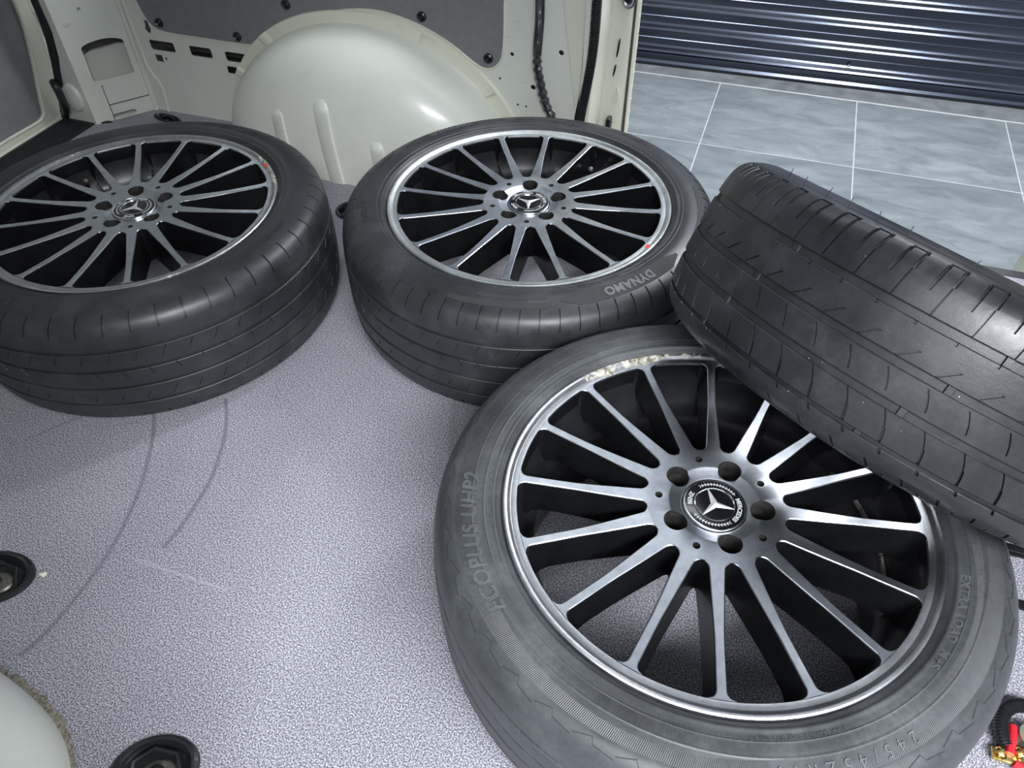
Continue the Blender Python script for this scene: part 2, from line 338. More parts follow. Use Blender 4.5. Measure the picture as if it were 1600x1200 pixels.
wm.plate([outline, ADDED_WIN]+holes, .003, lambda x, z, d: (x, WY+d, z))
wall = tag(wm.obj('wall_right', M['white'], smooth=False), 'cream painted inner side panel of the van with slots and holes', 'wall', kind='structure')
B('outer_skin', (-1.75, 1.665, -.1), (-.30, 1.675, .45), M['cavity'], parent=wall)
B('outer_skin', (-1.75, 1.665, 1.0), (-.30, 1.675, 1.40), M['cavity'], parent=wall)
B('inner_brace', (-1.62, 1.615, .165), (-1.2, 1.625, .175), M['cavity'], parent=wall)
m = MB(); m.plate([rrect(-1.53, .44, -.45, 1.01, .08), ADDED_WIN], .085, lambda x, z, d: (x, WY+.003+d, z)); m.obj('added_window_surround', M['cream'], wall, smooth=False)
# grey hardboard lining with its black clips
lp = MB(); lining_outline = [(-1.558, .44)]+[(-1.553, .40)]+smooth_poly(LIN, 1, False)+[(-.5649, .44)]
lp.plate([lining_outline], .0035, lambda x, z, d: (x, WY-.0045+d, z))
lin = lp.obj('lining_panel', M['lining'], wall, smooth=False); tag(lin, 'grey hardboard lining panel above the wheel arch')
# pressed bead of the wall panel that follows the lining edge
bd = MB(); pts = [(x, WY-.001, z-.0035) for x, z in smooth_poly(LIN, 2, False)]; bd.tube(pts, .0032, 8); bd.obj('edge_bead', M['cream'], wall)
def clip_mesh():
    m = MB(); m.lathe([(.0, -.0035), (.0035, -.004), (.0052, -.002), (.0085, -.0055), (.0108, -.004), (.0115, 0)], 20); return m.mesh('clip', [M['black_pl']])
CL = clip_mesh()
for x, z in ((-1.4862, .2451), (-1.2604, .2373), (-1.1011, .3284), (-.7572, .3394), (-.6032, .268)):
    obj('panel_clip', CL, wall, (x, WY-.0045, z), (math.radians(-90), 0, 0))

def wheel_arch(parent, y0, sgn, name='wheel_arch', cx=-.918, a=.380, b=.308, w=.188):
    """domed inner arch bulging from the wall plane y0 towards sgn"""
    rib_x = [(-.140, .015, .16), (-.012, .017, .205), (.115, .015, .125)]
    na, nw = 90, 40; v = []; f = []
    for j in range(nw+1):
        q = j/nw; psi = q*math.pi/2
        wd = math.sin(psi)**.72*w; sc = max(0.0, (1-(wd/w)**2.9))**(1/2.9)
        for i in range(na+1):
            t = math.pi*i/na; x = a*sc*math.cos(t); z = b*sc*math.sin(t)
            v.append((cx+x, y0+sgn*wd, z))
    for j in range(nw):
        for i in range(na):
            k = j*(na+1)+i; f.append((k, k+1, k+na+2, k+na+1))
    me = mesh(name, v, f, [M['white']], sharp=60); bm = bmesh.new(); bm.from_mesh(me); bmesh.ops.remove_doubles(bm, verts=bm.verts, dist=1e-5); bmesh.ops.recalc_face_normals(bm, faces=bm.faces); bm.to_mesh(me); bm.free(); me.set_sharp_from_angle(angle=math.radians(60))
    o = obj(name, me, parent)
    def depth(x, z):
        rho = math.hypot(x/a, z/b)
        return w*max(0, 1-rho**2.9)**(1/2.9)
    for (rx, hw, top) in rib_x:          # pressed vertical ribs, standing a few millimetres proud, dying out at the top
        m = MB(); n = 16; rows = []
        for k in range(n+1):
            z = .0005+top*k/n; h = .0065*min(1, (1-k/n)*5); ww = hw*(1 if k < n-1 else .7)
            sl = -.10*z
            rows.append([(cx+rx+sl+dx*ww, y0+sgn*(depth(rx+sl+dx*ww, z)+hh*h-.0012), z) for dx, hh in ((-1.35, 0), (-.95, 1), (.95, 1), (1.15, -.3))])
        vv = [p for r_ in rows for p in r_]; ff = [(4*k+i, 4*k+i+1, 4*k+5+i, 4*k+4+i) for k in range(n) for i in range(3)]
        m.add(vv, ff); m.obj('arch_rib', M['white'], o, sharp=50)
    fm = MB(); n = 64; vv = []                     # spot-welded flange band round the dome
    for i in range(n+1):
        t = math.pi*i/n; c, s_ = math.cos(t), math.sin(t)
        for (k, yy) in ((.985, .011), (1.005, .012), (1.080, .009), (1.088, 0.0)):
            vv.append((cx+a*k*c, y0+sgn*yy, (b+(a-b)*.0)*k*s_+.0*s_))
    fm.add(vv, [(4*i+j, 4*i+j+1, 4*i+j+5, 4*i+j+4) for i in range(n) for j in range(3)])
    fm.obj('arch_flange', M['cream'], o, sharp=40)
    for deg in (128, 62, 35, 150):                     # joggles where two flange pieces overlap
        m = MB(); t0 = math.radians(deg); vv = []
        for i in range(5):
            t = t0+i*.022
            for k in (1.0, 1.081): vv.append((cx+a*k*math.cos(t), y0+sgn*(.0165 if 0 < i < 4 else .011), b*k*math.sin(t)))
        m.add(vv, [(2*i, 2*i+1, 2*i+3, 2*i+2) for i in range(4)]); m.obj('flange_joggle', M['cream'], o)
    return o
tag(wheel_arch(wall, WY, -1), 'domed off-white wheel arch with three pressed ribs')

# rear corner pillar (oblique) with its big opening
px, py = np.array([-1.692, 1.451]), np.array([.096, .13])/.1616
def pf(x, z, d): return (px[0]+py[0]*x-py[1]*d, px[1]+py[1]*x+py[0]*d, z)
OPEN = smooth_poly([(.0355, .188), (.0361, .1975), (.0572, .2038), (.0929, .2068), (.1198, .2024), (.134, .1965), (.1384, .1935), (.1388, .186), (.1384, .117), (.1384, .109), (.128, .1085), (.045, .1085), (.034, .109), (.0342, .118)], 2)
SLOT = smooth_poly([(.046, .0035), (.048, .0158), (.060, .0165), (.096, .0168), (.107, .0155), (.109, .0035)], 1)
pm = MB(); pm.plate([[(0, -.02), (.1617, -.02), (.1617, 1.36), (.0, 1.36)], OPEN, SLOT, circ(.0659, .2837, .005, 14), circ(.050, .0947, .002, 10)], .003, pf)
pil = pm.obj('wall_corner', M['white'], None, smooth=False); tag(pil, 'cream rear corner pillar with a large rounded opening', 'pillar', kind='structure')
m = MB(); m.plate([[(-.03, -.02), (.20, -.02), (.20, .28), (-.03, .28)]], .003, lambda x, z, d: pf(x, z, d+.055)); m.obj('cavity_skin', M['white'], pil, smooth=False)
m = MB(); m.box((-.02, .0, .176), (.19, .03, .215), bev=.006); q_ = m.mesh('stain_band', [M['cavity']])  # solid piece standing in for the dirty stain band inside the opening
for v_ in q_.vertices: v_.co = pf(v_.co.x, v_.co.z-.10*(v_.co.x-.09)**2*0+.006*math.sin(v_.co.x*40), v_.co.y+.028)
obj('stain_band', q_, pil)
m = MB(); m.tube([pf(x, .158+.02*math.sin((x-.03)*22), .052) for x in np.linspace(.03, .145, 14)], .0016, 6); m.obj('cavity_seam', M['cavity'], pil)
m = MB(); m.tube([pf(x, .0425+.0*x, -.0005) for x in np.linspace(.048, .16, 6)], .0012, 6); m.tube([pf(.048, z, -.0005) for z in np.linspace(.0, .094, 6)], .0010, 6); m.obj('panel_seam', M['cavity'], pil)
m = MB(); m.lathe([(0, .0022), (.004, .0018), (.0055, 0)], 14, T=Matrix.Translation(pf(.158, .046, -.0005)) @ Matrix.Rotation(math.radians(90), 4, 'X')); m.obj('rust_spot', simple('rust', (.16, .085, .035), .8, var=.4, scale=200), pil)
# raised vertical swage between pillar and side wall
m = MB(); m.tube([(-1.596, 1.578, z) for z in np.linspace(0, 1.3, 20)], .006, 8); m.tube(smooth_poly([(-1.583, 1.579, 1.3), (-1.583, 1.579, .14), (-1.567, 1.579, .10), (-1.556, 1.579, .085), (-1.552, 1.579, .06), (-1.557, 1.579, .0)], 2, False), .0035, 8)
m.obj('swage', M['white'], pil)
# jamb towards the tailgate with grommet dish
JE = [(-1.7842, -.02), (-1.7842, .0), (-1.7544, .1067), (-1.7263, .1736), (-1.7108, .2418), (-1.7116, .3163), (-1.712, 1.36)]
m = MB(); m.plate([[(-1.692, 1.36), (-1.692, -.02)]+JE, circ(-1.6985, .2157, .0032, 12), circ(-1.6965, .268, .0032, 12)], .003, lambda x, z, d: (x, 1.451+d-(x+1.692)*.02, z))
jamb = m.obj('tailgate_jamb', M['white'], pil, smooth=False)
m = MB(); m.lathe([(.032, 0), (.027, .008), (.018, .011), (0, .012)], 24, T=Matrix.Translation((-1.735, 1.452, .070)) @ Matrix.Rotation(math.radians(90), 4, 'X') @ Matrix.Diagonal((1, 1.25, 1, 1))); m.obj('pressed_dish', M['white'], pil)
m = MB(); m.tube(smooth_poly([(-1.768, 1.440, .112), (-1.757, 1.432, .108), (-1.752, 1.43, .085), (-1.753, 1.43, .05), (-1.766, 1.436, .03), (-1.779, 1.44, .03)], 2, False), .010, 10); m.obj('rubber_grommet', M['black_pl'], pil)
# tailgate: cream frame pressing, grey panel, clips, seal
tg_fr = smooth_poly([(1.520, 1.3), (1.518, .29), (1.510, .2116), (1.4987, .1377), (1.4894, .0614), (1.484, .006), (1.431, -.0027), (1.25, -.002), (.25, -.002), (.10, .006), (.09, .14), (.09, 1.3)], 2)
tg_in = smooth_poly([(1.4723, .50), (1.4723, .2964), (1.4706, .2436), (1.4482, .1558), (1.4167, .058), (1.407, .021), (1.35, .0215), (1.2666, .0236), (.30, .0236), (.19, .024), (.17, .058), (.115, .25), (.115, .50)], 2)
m = MB(); m.plate([tg_fr, tg_in], .035, lambda y, z, d: (-1.815-d, y, z)); door = m.obj('door_1', M['cream'], smooth=False); tag(door, 'closed tailgate with cream frame and grey lining panel', 'tailgate', kind='structure')
m = MB(); m.tube([(-1.815, y, z) for y, z in tg_in]+[(-1.815, *tg_in[0])], .004, 8, cap=False); m.tube([(-1.818, y-.004 if y > .8 else y+.004, z) for y, z in tg_fr]+[(-1.818, *tg_fr[0])], .006, 8, cap=False); m.obj('frame_roll', M['cream'], door)
m = MB(); m.plate([tg_in], .004, lambda y, z, d: (-1.824-d, y, z)); tag(m.obj('lining_panel', M['lining'], door, smooth=False), 'grey tailgate lining board')
for y, z in ((1.4473-.004, .2701), (1.3747, .0419), (.9, .05), (.5, .05)): obj('panel_clip', CL, door, (-1.824, y, z), (0, math.radians(90), 0))

m = MB(); m.tube(smooth_poly([(-1.722, 1.452, 1.3), (-1.722, 1.452, .3146), (-1.7215, 1.452, .2855), (-1.7262, 1.452, .2318), (-1.7426, 1.452, .1661), (-1.7588, 1.452, .1141), (-1.7771, 1.452, .0594), (-1.795, 1.452, .006)], 2, False), .0105, 10); m.obj('door_seal', M['seal'], door)

# ---- far sliding-door pillar -------------------------------------------------
m = MB()
m.plate([[(-.402, -.02), (-.385, .26), (-.385, 1.36), (-.372, 1.36), (-.372, .27), (-.390, .14), (-.392, -.02)]], .02, lambda x, z, d: (x, WY-.012+d, z))
pil2 = m.obj('wall_pillar', M['white'], smooth=False); tag(pil2, 'cream sliding door pillar beside the door opening', 'pillar', kind='structure')
m = MB()   # stepped jamb running out to the skin
prof = [(-.376, 1.581), (-.362, 1.586), (-.352, 1.606), (-.347, 1.640), (-.334, 1.646), (-.318, 1.650), (-.309, 1.657), (-.3035, 1.668), (-.299, 1.672), (-.2945, 1.677), (-.2935, 1.690)]
zs = [-.30, .0, .08, .16, .24, .34, .6, 1.0, 1.36]; bow = [-.012, -.012, -.011, -.007, -.003, 0, 0, 0, 0]
v = [(x+bow[k]*(1 if i < 4 else 0.15), y, z) for k, z in enumerate(zs) for i, (x, y) in enumerate(prof)]
n = len(prof); m.add(v, [(k*n+i, k*n+i+1, (k+1)*n+i+1, (k+1)*n+i) for k in range(len(zs)-1) for i in range(n-1)])
m.obj('door_jamb', M['cream'], pil2, sharp=25)
m = MB(); m.plate([[(-.4387, .42), (-.4387, 1.3), (-.388, 1.3), (-.386, .337), (-.3898, .269), (-.399, .185), (-.4105, .2524), (-.423, .3325)]], .004, lambda x, z, d: (x, WY-.004+d-(x+.40)*.05, z)); m.obj('pillar_swage', M['cream'], pil2, smooth=False)
m = MB(); pts = [(-.3645, 1.574, 1.3), (-.364, 1.574, .415), (-.3634, 1.574, .3525), (-.3668, 1.574, .2859), (-.3744, 1.574, .229), (-.3843, 1.574, .1534), (-.392, 1.574, .06), (-.394, 1.574, .0)]
pp = smooth_poly(pts, 2, False); m.tube(pp, .0095, 10)
P_ = [Vector(p) for p in pp]; acc = 0
for a_, b_ in zip(P_[:-1], P_[1:]):
    L = (b_-a_).length; k = acc
    while k < L and a_.z < .5:
        q = a_.lerp(b_, k/L); m.box((q.x-.0095, q.y-.0105, q.z-.0009), (q.x+.0095, q.y-.004, q.z+.0009)); k += .005
    acc = k-L if a_.z < .5 else 0
m.obj('door_seal', M['seal'], pil2)
for z0, z1, x0 in ((.278, .318, -.327), (.236, .262, -.331)):
    m = MB(); m.plate([smooth_poly([(x0-.0035, z0), (x0+.0005, z0), (x0+.004, z1), (x0, z1)], 2)], .006, lambda x, z, d: (x, 1.6505+d-.006, z)); m.obj('jamb_slot', M['black_pl'], pil2)
m = MB(); m.plate([smooth_poly([(-.334, .165), (-.315, .178), (-.319, .215), (-.325, .205)], 1)], .006, lambda x, z, d: (x, 1.6515-.006+d, z)); m.obj('pressed_gusset', M['cream'], pil2)
m = MB(); m.lathe([(.0, .014), (.009, .013), (.014, .008), (.016, 0)], 20, T=Matrix.Translation((-.313, 1.648, .405)) @ Matrix.Rotation(math.radians(90), 4, 'X') @ Matrix.Diagonal((1, 1.6, 1, 1))); m.lathe([(.007, .0145), (.010, .0155), (.0115, .013)], 20, m=1, T=Matrix.Translation((-.313, 1.648, .405)) @ Matrix.Rotation(math.radians(90), 4, 'X') @ Matrix.Diagonal((1, 1.6, 1, 1))); m.obj('rubber_buffer', [M['black_pl'], M['chrome']], pil2)
m = MB(); m.tube([(-.331, 1.645, .128), (-.331, 1.634, .129), (-.331, 1.624, .130)], [.0065, .006, .004], 12); m.box((-.337, 1.622, .10), (-.325, 1.645, .146), bev=.004); m.obj('stop_buffer', M['black_pl'], pil2)
m = MB()
for k in range(40): m.box((-.2960, 1.6815, .02+.03*k), (-.2925, 1.6835, .024+.03*k))
m.obj('spot_weld_row', M['cream'], pil2)
# front pillar of the opening
m = MB(); m.box((.618, 1.50, -.30), (.72, 1.68, 1.36), bev=.01); fp = m.obj('wall_pillar', M['cream']); tag(fp, 'cream front pillar at the right end of the sliding door opening', 'pillar', kind='structure')
m = MB(); m.tube([(.612, 1.53, z) for z in np.linspace(-.2, 1.3, 12)], .012, 10); m.obj('door_seal', M['seal'], fp)
# taped cable harness down the pillar
hr = MB(); hp = smooth_poly([(-.4840, 1.572, 1.0), (-.484, 1.572, .4147), (-.483, 1.572, .3646), (-.4876, 1.572, .3114), (-.4883, 1.571, .2702), (-.4786, 1.571, .2288), (-.4671, 1.571, .1863), (-.4462, 1.571, .1499), (-.43, 1.571, .09), (-.425, 1.571, .0)], 3, False)
rad = [.0088+.0018*math.sin(i*1.9)+.0015*random.random() if p[2] < .30 else .0105 for i, p in enumerate(hp)]
hr.tube(hp, rad, 9); tag(hr.obj('cable_harness', M['tape'], sharp=20), 'black taped cable harness running down the cream pillar', 'cable')

# ---- near side: quarter panel with the other arch (mostly out of frame), roof, bulkhead
wl = B('wall_left', (-1.80, -.035, -.02), (-.30, -.022, 1.36), M['white'])
tag(wl, 'near side quarter panel of the van', 'wall')
tag(wheel_arch(wl, -.022, 1, cx=-.927, a=.365, b=.30, w=.20), 'near off-white wheel arch at the lower left')
m = MB()          # torn edge of the vinyl around the near arch
ep = []
for i in range(36):
    t = i/35; x = -.80+.215*t; zz = 0; rr = min(1, max(0, (x+.927)/.365))
    y = -.022+.200*max(0, 1-rr**2.9)**(1/2.9); ep.append((x, y))
vv = []
for i, (x, y) in enumerate(ep):
    k = .004+.006*random.random(); vv += [(x, y-.004, .0012), (x+k*.6, y+k, .0016)]
m.add(vv, [(2*i, 2*i+1, 2*i+3, 2*i+2) for i in range(len(ep)-1)]); m.obj('torn_edge', simple('torn_underlay', (.22, .20, .16), .9, var=.7, scale=260), floor)
B('ceiling', (-1.85, -.04, 1.36), (1.62, 1.68, 1.385), M['panel_dark'])
B('wall_front', (1.60, -.03, -.03), (1.62, 1.66, 1.36), M['lining'])

# unseen light strip added under the roof to brighten the wheel faces
lm_ = empty('fill_light', (.05, 1.30, 1.36)); tag(lm_, 'unseen strip light added under the van roof to brighten the wheels', 'lamp')
m = MB(); m.box((-.62, -.045, -.018), (.62, .045, 0), bev=.006); m.obj('fill_light_body', M['white'], lm_)
em, nt_, b_ = nmat('fill_light_glow'); b_.inputs['Emission Color'].default_value = (.86, .93, 1, 1); b_.inputs['Emission Strength'].default_value = 3.4
m = MB(); m.box((-.60, -.036, -.024), (.60, .036, -.0185), bev=.002); m.obj('diffuser', em, lm_)

# ---- workshop outside the far door ---------------------------------------------
ZG = -.57
wf = B('floor_workshop', (-4.2, -4.2, ZG-.05), (4.8, 3.556, ZG-.0008), M['grout'])
tag(wf, 'grey stone-look tiled workshop floor outside the van', 'floor')
tm = MB(); tm.box((-.2982, -.2952, -.012), (.2982, .2952, 0), bev=.0015); TM = tm.mesh('floor_tile', [M['tile']])
for ix in range(-4, 7):
    for iy in range(0, 4):
        obj('floor_tile', TM, wf, (-.213+.6*ix+.3, 3.550-.594*iy-.297-.003, ZG+random.uniform(-.0004, .0004)))
B('trim_4', (-4.2, 3.552, ZG-.05), (4.8, 4.2, ZG-.004), M['concrete'])
# roller shutter
sh = empty('wall_shutter', (0.3, 3.70, ZG)); tag(sh, 'dark blue-grey roller shutter of curved horizontal slats', 'shutter', kind='structure'); sh.rotation_euler = (0, 0, math.radians(1.6))
PITCH = .0985
sp_ = [(0.0, 0.0), (-.013, .0012), (-.0175, .0026), (-.0186, .0042), (-.0180, .0056), (-.0112, .0120), (-.0104, .0134), (-.0066, .0238), (-.0060, .0250), (-.0004, .0302), (.0010, .0318), (.0030, .0440), (.0042, .0580), (.0012, .0590), (.0010, .0610), (.0030, .0640), (.0034, .0800), (.0010, .0950), (.0, .0983)]
sl = MB(); v = [(x, y, z) for x in (-3.4, -1.1, 1.2, 3.5) for (y, z) in sp_]; n = len(sp_)
sl.add(v, [(k*n+i, k*n+i+1, (k+1)*n+i+1, (k+1)*n+i) for k in range(3) for i in range(n-1)]); SL = sl.mesh('shutter_slat', [M['shutter']], sharp=16)
for k in range(30): obj('shutter_slat', SL, sh, (0, 0, .055+PITCH*k))
m = MB(); m.box((-3.4, -.016, .004), (3.5, .02, .054), bev=.004); m.add([(-3.4, -.016, .022), (3.5, -.016, .022), (3.5, -.026, .012), (-3.4, -.026, .012), (-3.4, -.026, .004), (3.5, -.026, .004)], [(0, 1, 2, 3), (3, 2, 5, 4)]); m.obj('bottom_rail', M['shutter'], sh)
m = MB(); m.lathe([(.0, -.009), (.005, -.008), (.008, -.003), (.0085, 0)], 16, T=Matrix.Translation((.02, -.012, .095)) @ Matrix.Rotation(math.radians(-90), 4, 'X')); m.obj('rivet', M['chrome'], sh)

# ---- tie-down cups, seat slots -------------------------------------------------
def tie_down(loc, rz, sx, sy, label, bolt=True):
    e = empty('tie_down_cup', loc); e.rotation_euler = (0, 0, rz); tag(e, label, 'tie-down', 'black tie-down cups set in the van floor')
    T = Matrix.Diagonal((sx/.05, sy/.05, 1, 1))
    m = MB(); m.lathe([(.052, .0), (.0505, .004), (.047, .0058), (.043, .0045), (.0405, .001), (.0385, -.006), (.036, -.014), (.0, -.015)], 40, T=T); m.obj('rim', M['black_pl'], e)
    m = MB(); m.lathe([(.0, -.0115), (.020, -.0118), (.0225, -.014)], 28, T=T); m.obj('washer', M['steel'], e)
    m = MB(); m.lathe([(.0, -.001), (.006, -.002), (.0095, -.005), (.0105, -.0116)], 20); m.obj('bolt_head', M['black_pl'], e)
    m = MB(); m.tube([(-.030*sx/.05, -.012*sy/.05, -.010), (-.024*sx/.05, .02*sy/.05, .0), (0, .031*sy/.05, .004), (.024*sx/.05, .02*sy/.05, .0), (.030*sx/.05, -.012*sy/.05, -.010)], .0032, 8); m.obj('lashing_ring', M['black_pl'], e)
    return e
# recesses for the cups are cut through the vinyl
tie_spots = [((-.895, .278, .0005), .3, .062, .042, 'black tie-down cup in the floor at the left edge'), ((-.507, .138, .0005), .5, .052, .040, 'black tie-down cup in the floor beside the near wheel arch'),
             ((-.838, 1.292, .0005), 0, .040, .036, 'black tie-down cup between the two rear wheels'), ((-1.530, 1.538, .0005), -.12, .046, .016, 'narrow black tie-down cup in the far rear corner')]
cuts = MB()
for loc, rz, sx, sy, lab in tie_spots:
    tie_down(loc, rz, sx, sy, lab)
    cuts.lathe([(0, -.06), (.046, -.06), (.046, .03), (0, .03)], 32, T=Matrix.Translation(loc) @ Matrix.Rotation(rz, 4, 'Z') @ Matrix.Diagonal((sx/.05, sy/.05, 1, 1)))
def boolean(me_a, me_b, name):
    a = bpy.data.objects.new('tmp_a', me_a); b = bpy.data.objects.new('tmp_b', me_b); COL.objects.link(a); COL.objects.link(b)
    md = a.modifiers.new('b', 'BOOLEAN'); md.operation = 'DIFFERENCE'; md.object = b; md.solver = 'EXACT'
    dg = bpy.context.evaluated_depsgraph_get(); dg.update(); me = bpy.data.meshes.new_from_object(a.evaluated_get(dg)); me.name = name
    bpy.data.objects.remove(a); bpy.data.objects.remove(b)
    return me
floor.data = boolean(floor.data, cuts.mesh('cuts', [M['floor']]), 'floor')
m = MB(); m.box((.445, .785, .0), (.64, .806, .004), bev=.0015); m.box((.455, .792, .0035), (.63, .799, .005)); tag(m.obj('seat_slot_cover', M['black_pl']), 'black seat rail slot cover in the floor under the leaning wheel', 'slot cover', 'black slot covers')
m = MB(); m.box((.49, .696, .0), (.64, .712, .004), bev=.0015); m.box((.50, .7015, .0035), (.63, .7065, .005)); tag(m.obj('seat_slot_cover', M['black_pl']), 'black slot cover in the floor just right of the front wheel', 'slot cover', 'black slot covers')
m = MB(); m.box((-.829, .303, .0), (-.822, .3075, .006), bev=.001); m.box((-.826, .306, .0), (-.8215, .311, .0045), bev=.001); tag(m.obj('foam_crumb', simple('foam', (.75, .72, .58), .9, var=.2)), 'tiny pale foam crumb beside the left tie-down cup', 'crumb')

# ================================================================== WHEELS
HALF = .116                       # half section width; local z = 0 at the lower sidewall
RT = .340
ctrl = [(0, .340), (.02, .3399), (.045, .3392), (.066, .3377), (.082, .3350), (.094, .3305), (.1025, .3235), (.1080, .3140), (.1125, .3020), (.1155, .2890), (.1160, .2800), (.1148, .2700), (.1120, .2620), (.1075, .2560), (.1010, .2520), (.0960, .2470)]
def catmull(p, k=14):
    p = [np.array(q) for q in p]; p = [2*p[0]-p[1]]+p+[2*p[-1]-p[-2]]; o = []
    p[0] = np.array([-p[2][0], p[2][1]])
    for i in range(1, len(p)-2):
        for j in range(k):
            t = j/k; a, b, c, d = p[i-1:i+3]; o.append(.5*((2*b)+(-a+c)*t+(2*a-5*b+4*c-d)*t*t+(-a+3*b-3*c+d)*t**3))
    o.append(p[-2]); return np.array(o)
HP = catmull(ctrl); HS = np.concatenate([[0], np.cumsum(np.hypot(*np.diff(HP, axis=0).T))]); SMAX = HS[-1]
tang = np.gradient(HP, HS, axis=0); tang /= np.linalg.norm(tang, axis=1)[:, None]; HN = np.stack([-tang[:, 1], tang[:, 0]], 1)*np.array([1, 1])
HN = np.where((HN[:, 1:2]*1 >= -2), np.stack([-tang[:, 1], tang[:, 0]], 1), HN)
def prof_at(s, off=0.0):
    s = np.asarray(s, float); q = np.abs(s); sg = np.where(s < 0, -1, 1)
    a = np.interp(q, HS, HP[:, 0]); r = np.interp(q, HS, HP[:, 1]); na = np.interp(q, HS, HN[:, 0]); nr = np.interp(q, HS, HN[:, 1])
    return r+off*nr, sg*(a+off*na)
S_R = lambda r: float(np.interp(-r, -HP[40:, 1], HS[40:]))          # arc length at a given radius on the sidewall
def a_at_r(r): return np.interp(-np.asarray(r), -HP[40:, 1], HP[40:, 0])
STR = .1235                        # half width of the tread band along the profile
GD = .0042                         # groove depth left on the worn tyres
def carcass(name, mat, ridges=()):
    s = np.concatenate([np.linspace(0, STR-.004, 14), np.linspace(STR-.001, SMAX, 110)]); s = np.concatenate([-s[::-1], s[1:]])
    off = np.where(np.abs(s) < STR-.002, -GD, 0.0); r0, _ = prof_at(s)
    for (rr, h, wd) in ridges: off += np.where(np.abs(s) > STR, h*np.exp(-((r0-rr)/wd)**2), 0)
    r, a = prof_at(s, off); n = 160; th = np.linspace(0, 2*np.pi, n, endpoint=False)
    V = np.stack([np.outer(r, np.cos(th)), np.outer(r, np.sin(th)), np.repeat((a+HALF)[:, None], n, 1)], 2).reshape(-1, 3)
    L = len(s); I, J = np.meshgrid(np.arange(L-1), np.arange(n), indexing='ij'); J2 = (J+1) % n
    F = np.stack([I*n+J, (I+1)*n+J, (I+1)*n+J2, I*n+J2], 2).reshape(-1, 4)[:, ::-1]
    return mesh(name, V, F, [mat], sharp=40)
def rib(name, s0, s1, npitch, feats, mat, shear=None, ends=('groove', 'groove'), depth=GD):
    p = 2*math.pi*RT/npitch; e = .00045
    cols = set(np.round(np.linspace(0, p, max(2, int(p/.007)+1))[:-1], 6)); rows = set()
    for (uc, hw, sa, sb, d) in feats:
        for q in (uc-hw-e, uc-hw, uc+hw, uc+hw+e): cols.add(round(q % p, 6))
        for q in (sa-e, sa, sb, sb+e):
            if s0+.0012 < q < s1-.0012: rows.add(round(q, 6))
    cols = np.array(sorted(cols)); keep = [0]
    for i in range(1, len(cols)):
        if cols[i]-cols[keep[-1]] > .00015: keep.append(i)
    cols = cols[keep]
    base = [(s0, -depth if ends[0] == 'groove' else -.0012), (s0+.0002, -.0009 if ends[0] == 'groove' else -.0004), (s0+.0011, 0.0)]
    top = [(s1-.0011, 0.0), (s1-.0002, -.0009 if ends[1] == 'groove' else -.0004), (s1, -depth if ends[1] == 'groove' else -.0012)]
    for q in np.linspace(s0+.0011, s1-.0011, max(3, int((s1-s0)/.006))): rows.add(round(float(q), 6))
    mid = sorted(rows); mid = [q for i, q in enumerate(mid) if i == 0 or q-mid[i-1] > .0001]
    RS = base+[(q, 0.0) for q in mid if s0+.0012 < q < s1-.0012]+top
    s = np.array([q[0] for q in RS]); o = np.array([q[1] for q in RS])
    H = np.repeat(o[:, None], len(cols), 1)
    for (uc, hw, sa, sb, d) in feats:
        du = np.abs((cols-uc+p/2) % p-p/2) <= hw+1e-5; ds = (s >= sa-1e-5) & (s <= sb+1e-5)
        H = np.where(ds[:, None] & du[None, :], np.minimum(H, -d), H)
    U = np.concatenate([cols+k*p for k in range(npitch)]); H = np.tile(H, (1, npitch)); n = len(U)
    sh_ = np.zeros_like(s) if shear is None else np.array([shear(q) for q in s])
    TH = (U[None, :]+sh_[:, None])/RT
    r0, a0 = prof_at(s); r1, a1 = prof_at(s, 1.0); nr, na = r1-r0, a1-a0
    Rr = r0[:, None]+H*nr[:, None]; A = a0[:, None]+H*na[:, None]+HALF
    V = np.stack([Rr*np.cos(TH), Rr*np.sin(TH), A], 2).reshape(-1, 3); L = len(s)
    I, J = np.meshgrid(np.arange(L-1), np.arange(n), indexing='ij'); J2 = (J+1) % n
    F = np.stack([I*n+J, (I+1)*n+J, (I+1)*n+J2, I*n+J2], 2).reshape(-1, 4)[:, ::-1]
    return mesh(name, V, F, [mat], sharp=32)

# ---- text bent round a circle
def text_mesh(body, size, ext, shear=0.0, off=0.0, space=1.0):
    cu = bpy.data.curves.new('t', 'FONT'); cu.body = body; cu.size = size; cu.extrude = ext; cu.shear = shear; cu.offset = off; cu.align_x = 'CENTER'; cu.resolution_u = 3; cu.space_character = space
    o = bpy.data.objects.new('t', cu); COL.objects.link(o); dg = bpy.context.evaluated_depsgraph_get(); dg.update()
    me = bpy.data.meshes.new_from_object(o.evaluated_get(dg)); bpy.data.objects.remove(o); bpy.data.curves.remove(cu); return me
def bent_text(name, body, size, r0, deg, mat, parent, h=.0008, shear=0.0, off=0.0, space=1.0, zfun=None, flip=False):
    me = text_mesh(body, size, h, shear, off, space); me.name = name; me.materials.clear(); me.materials.append(mat)
    co = np.empty(len(me.vertices)*3); me.vertices.foreach_get('co', co); co = co.reshape(-1, 3)
    if flip: co[:, 0] *= -1; co[:, 1] = size*.7-co[:, 1]
    r = r0+co[:, 1]; t = math.radians(deg)-co[:, 0]/(r0+size*.35)
    z = (a_at_r(r)+HALF if zfun is None else zfun(r))+co[:, 2]
    me.vertices.foreach_set('co', np.stack([r*np.cos(t), r*np.sin(t), z], 1).ravel()); me.update()
    if flip: me.flip_normals()
    return obj(name, me, parent)
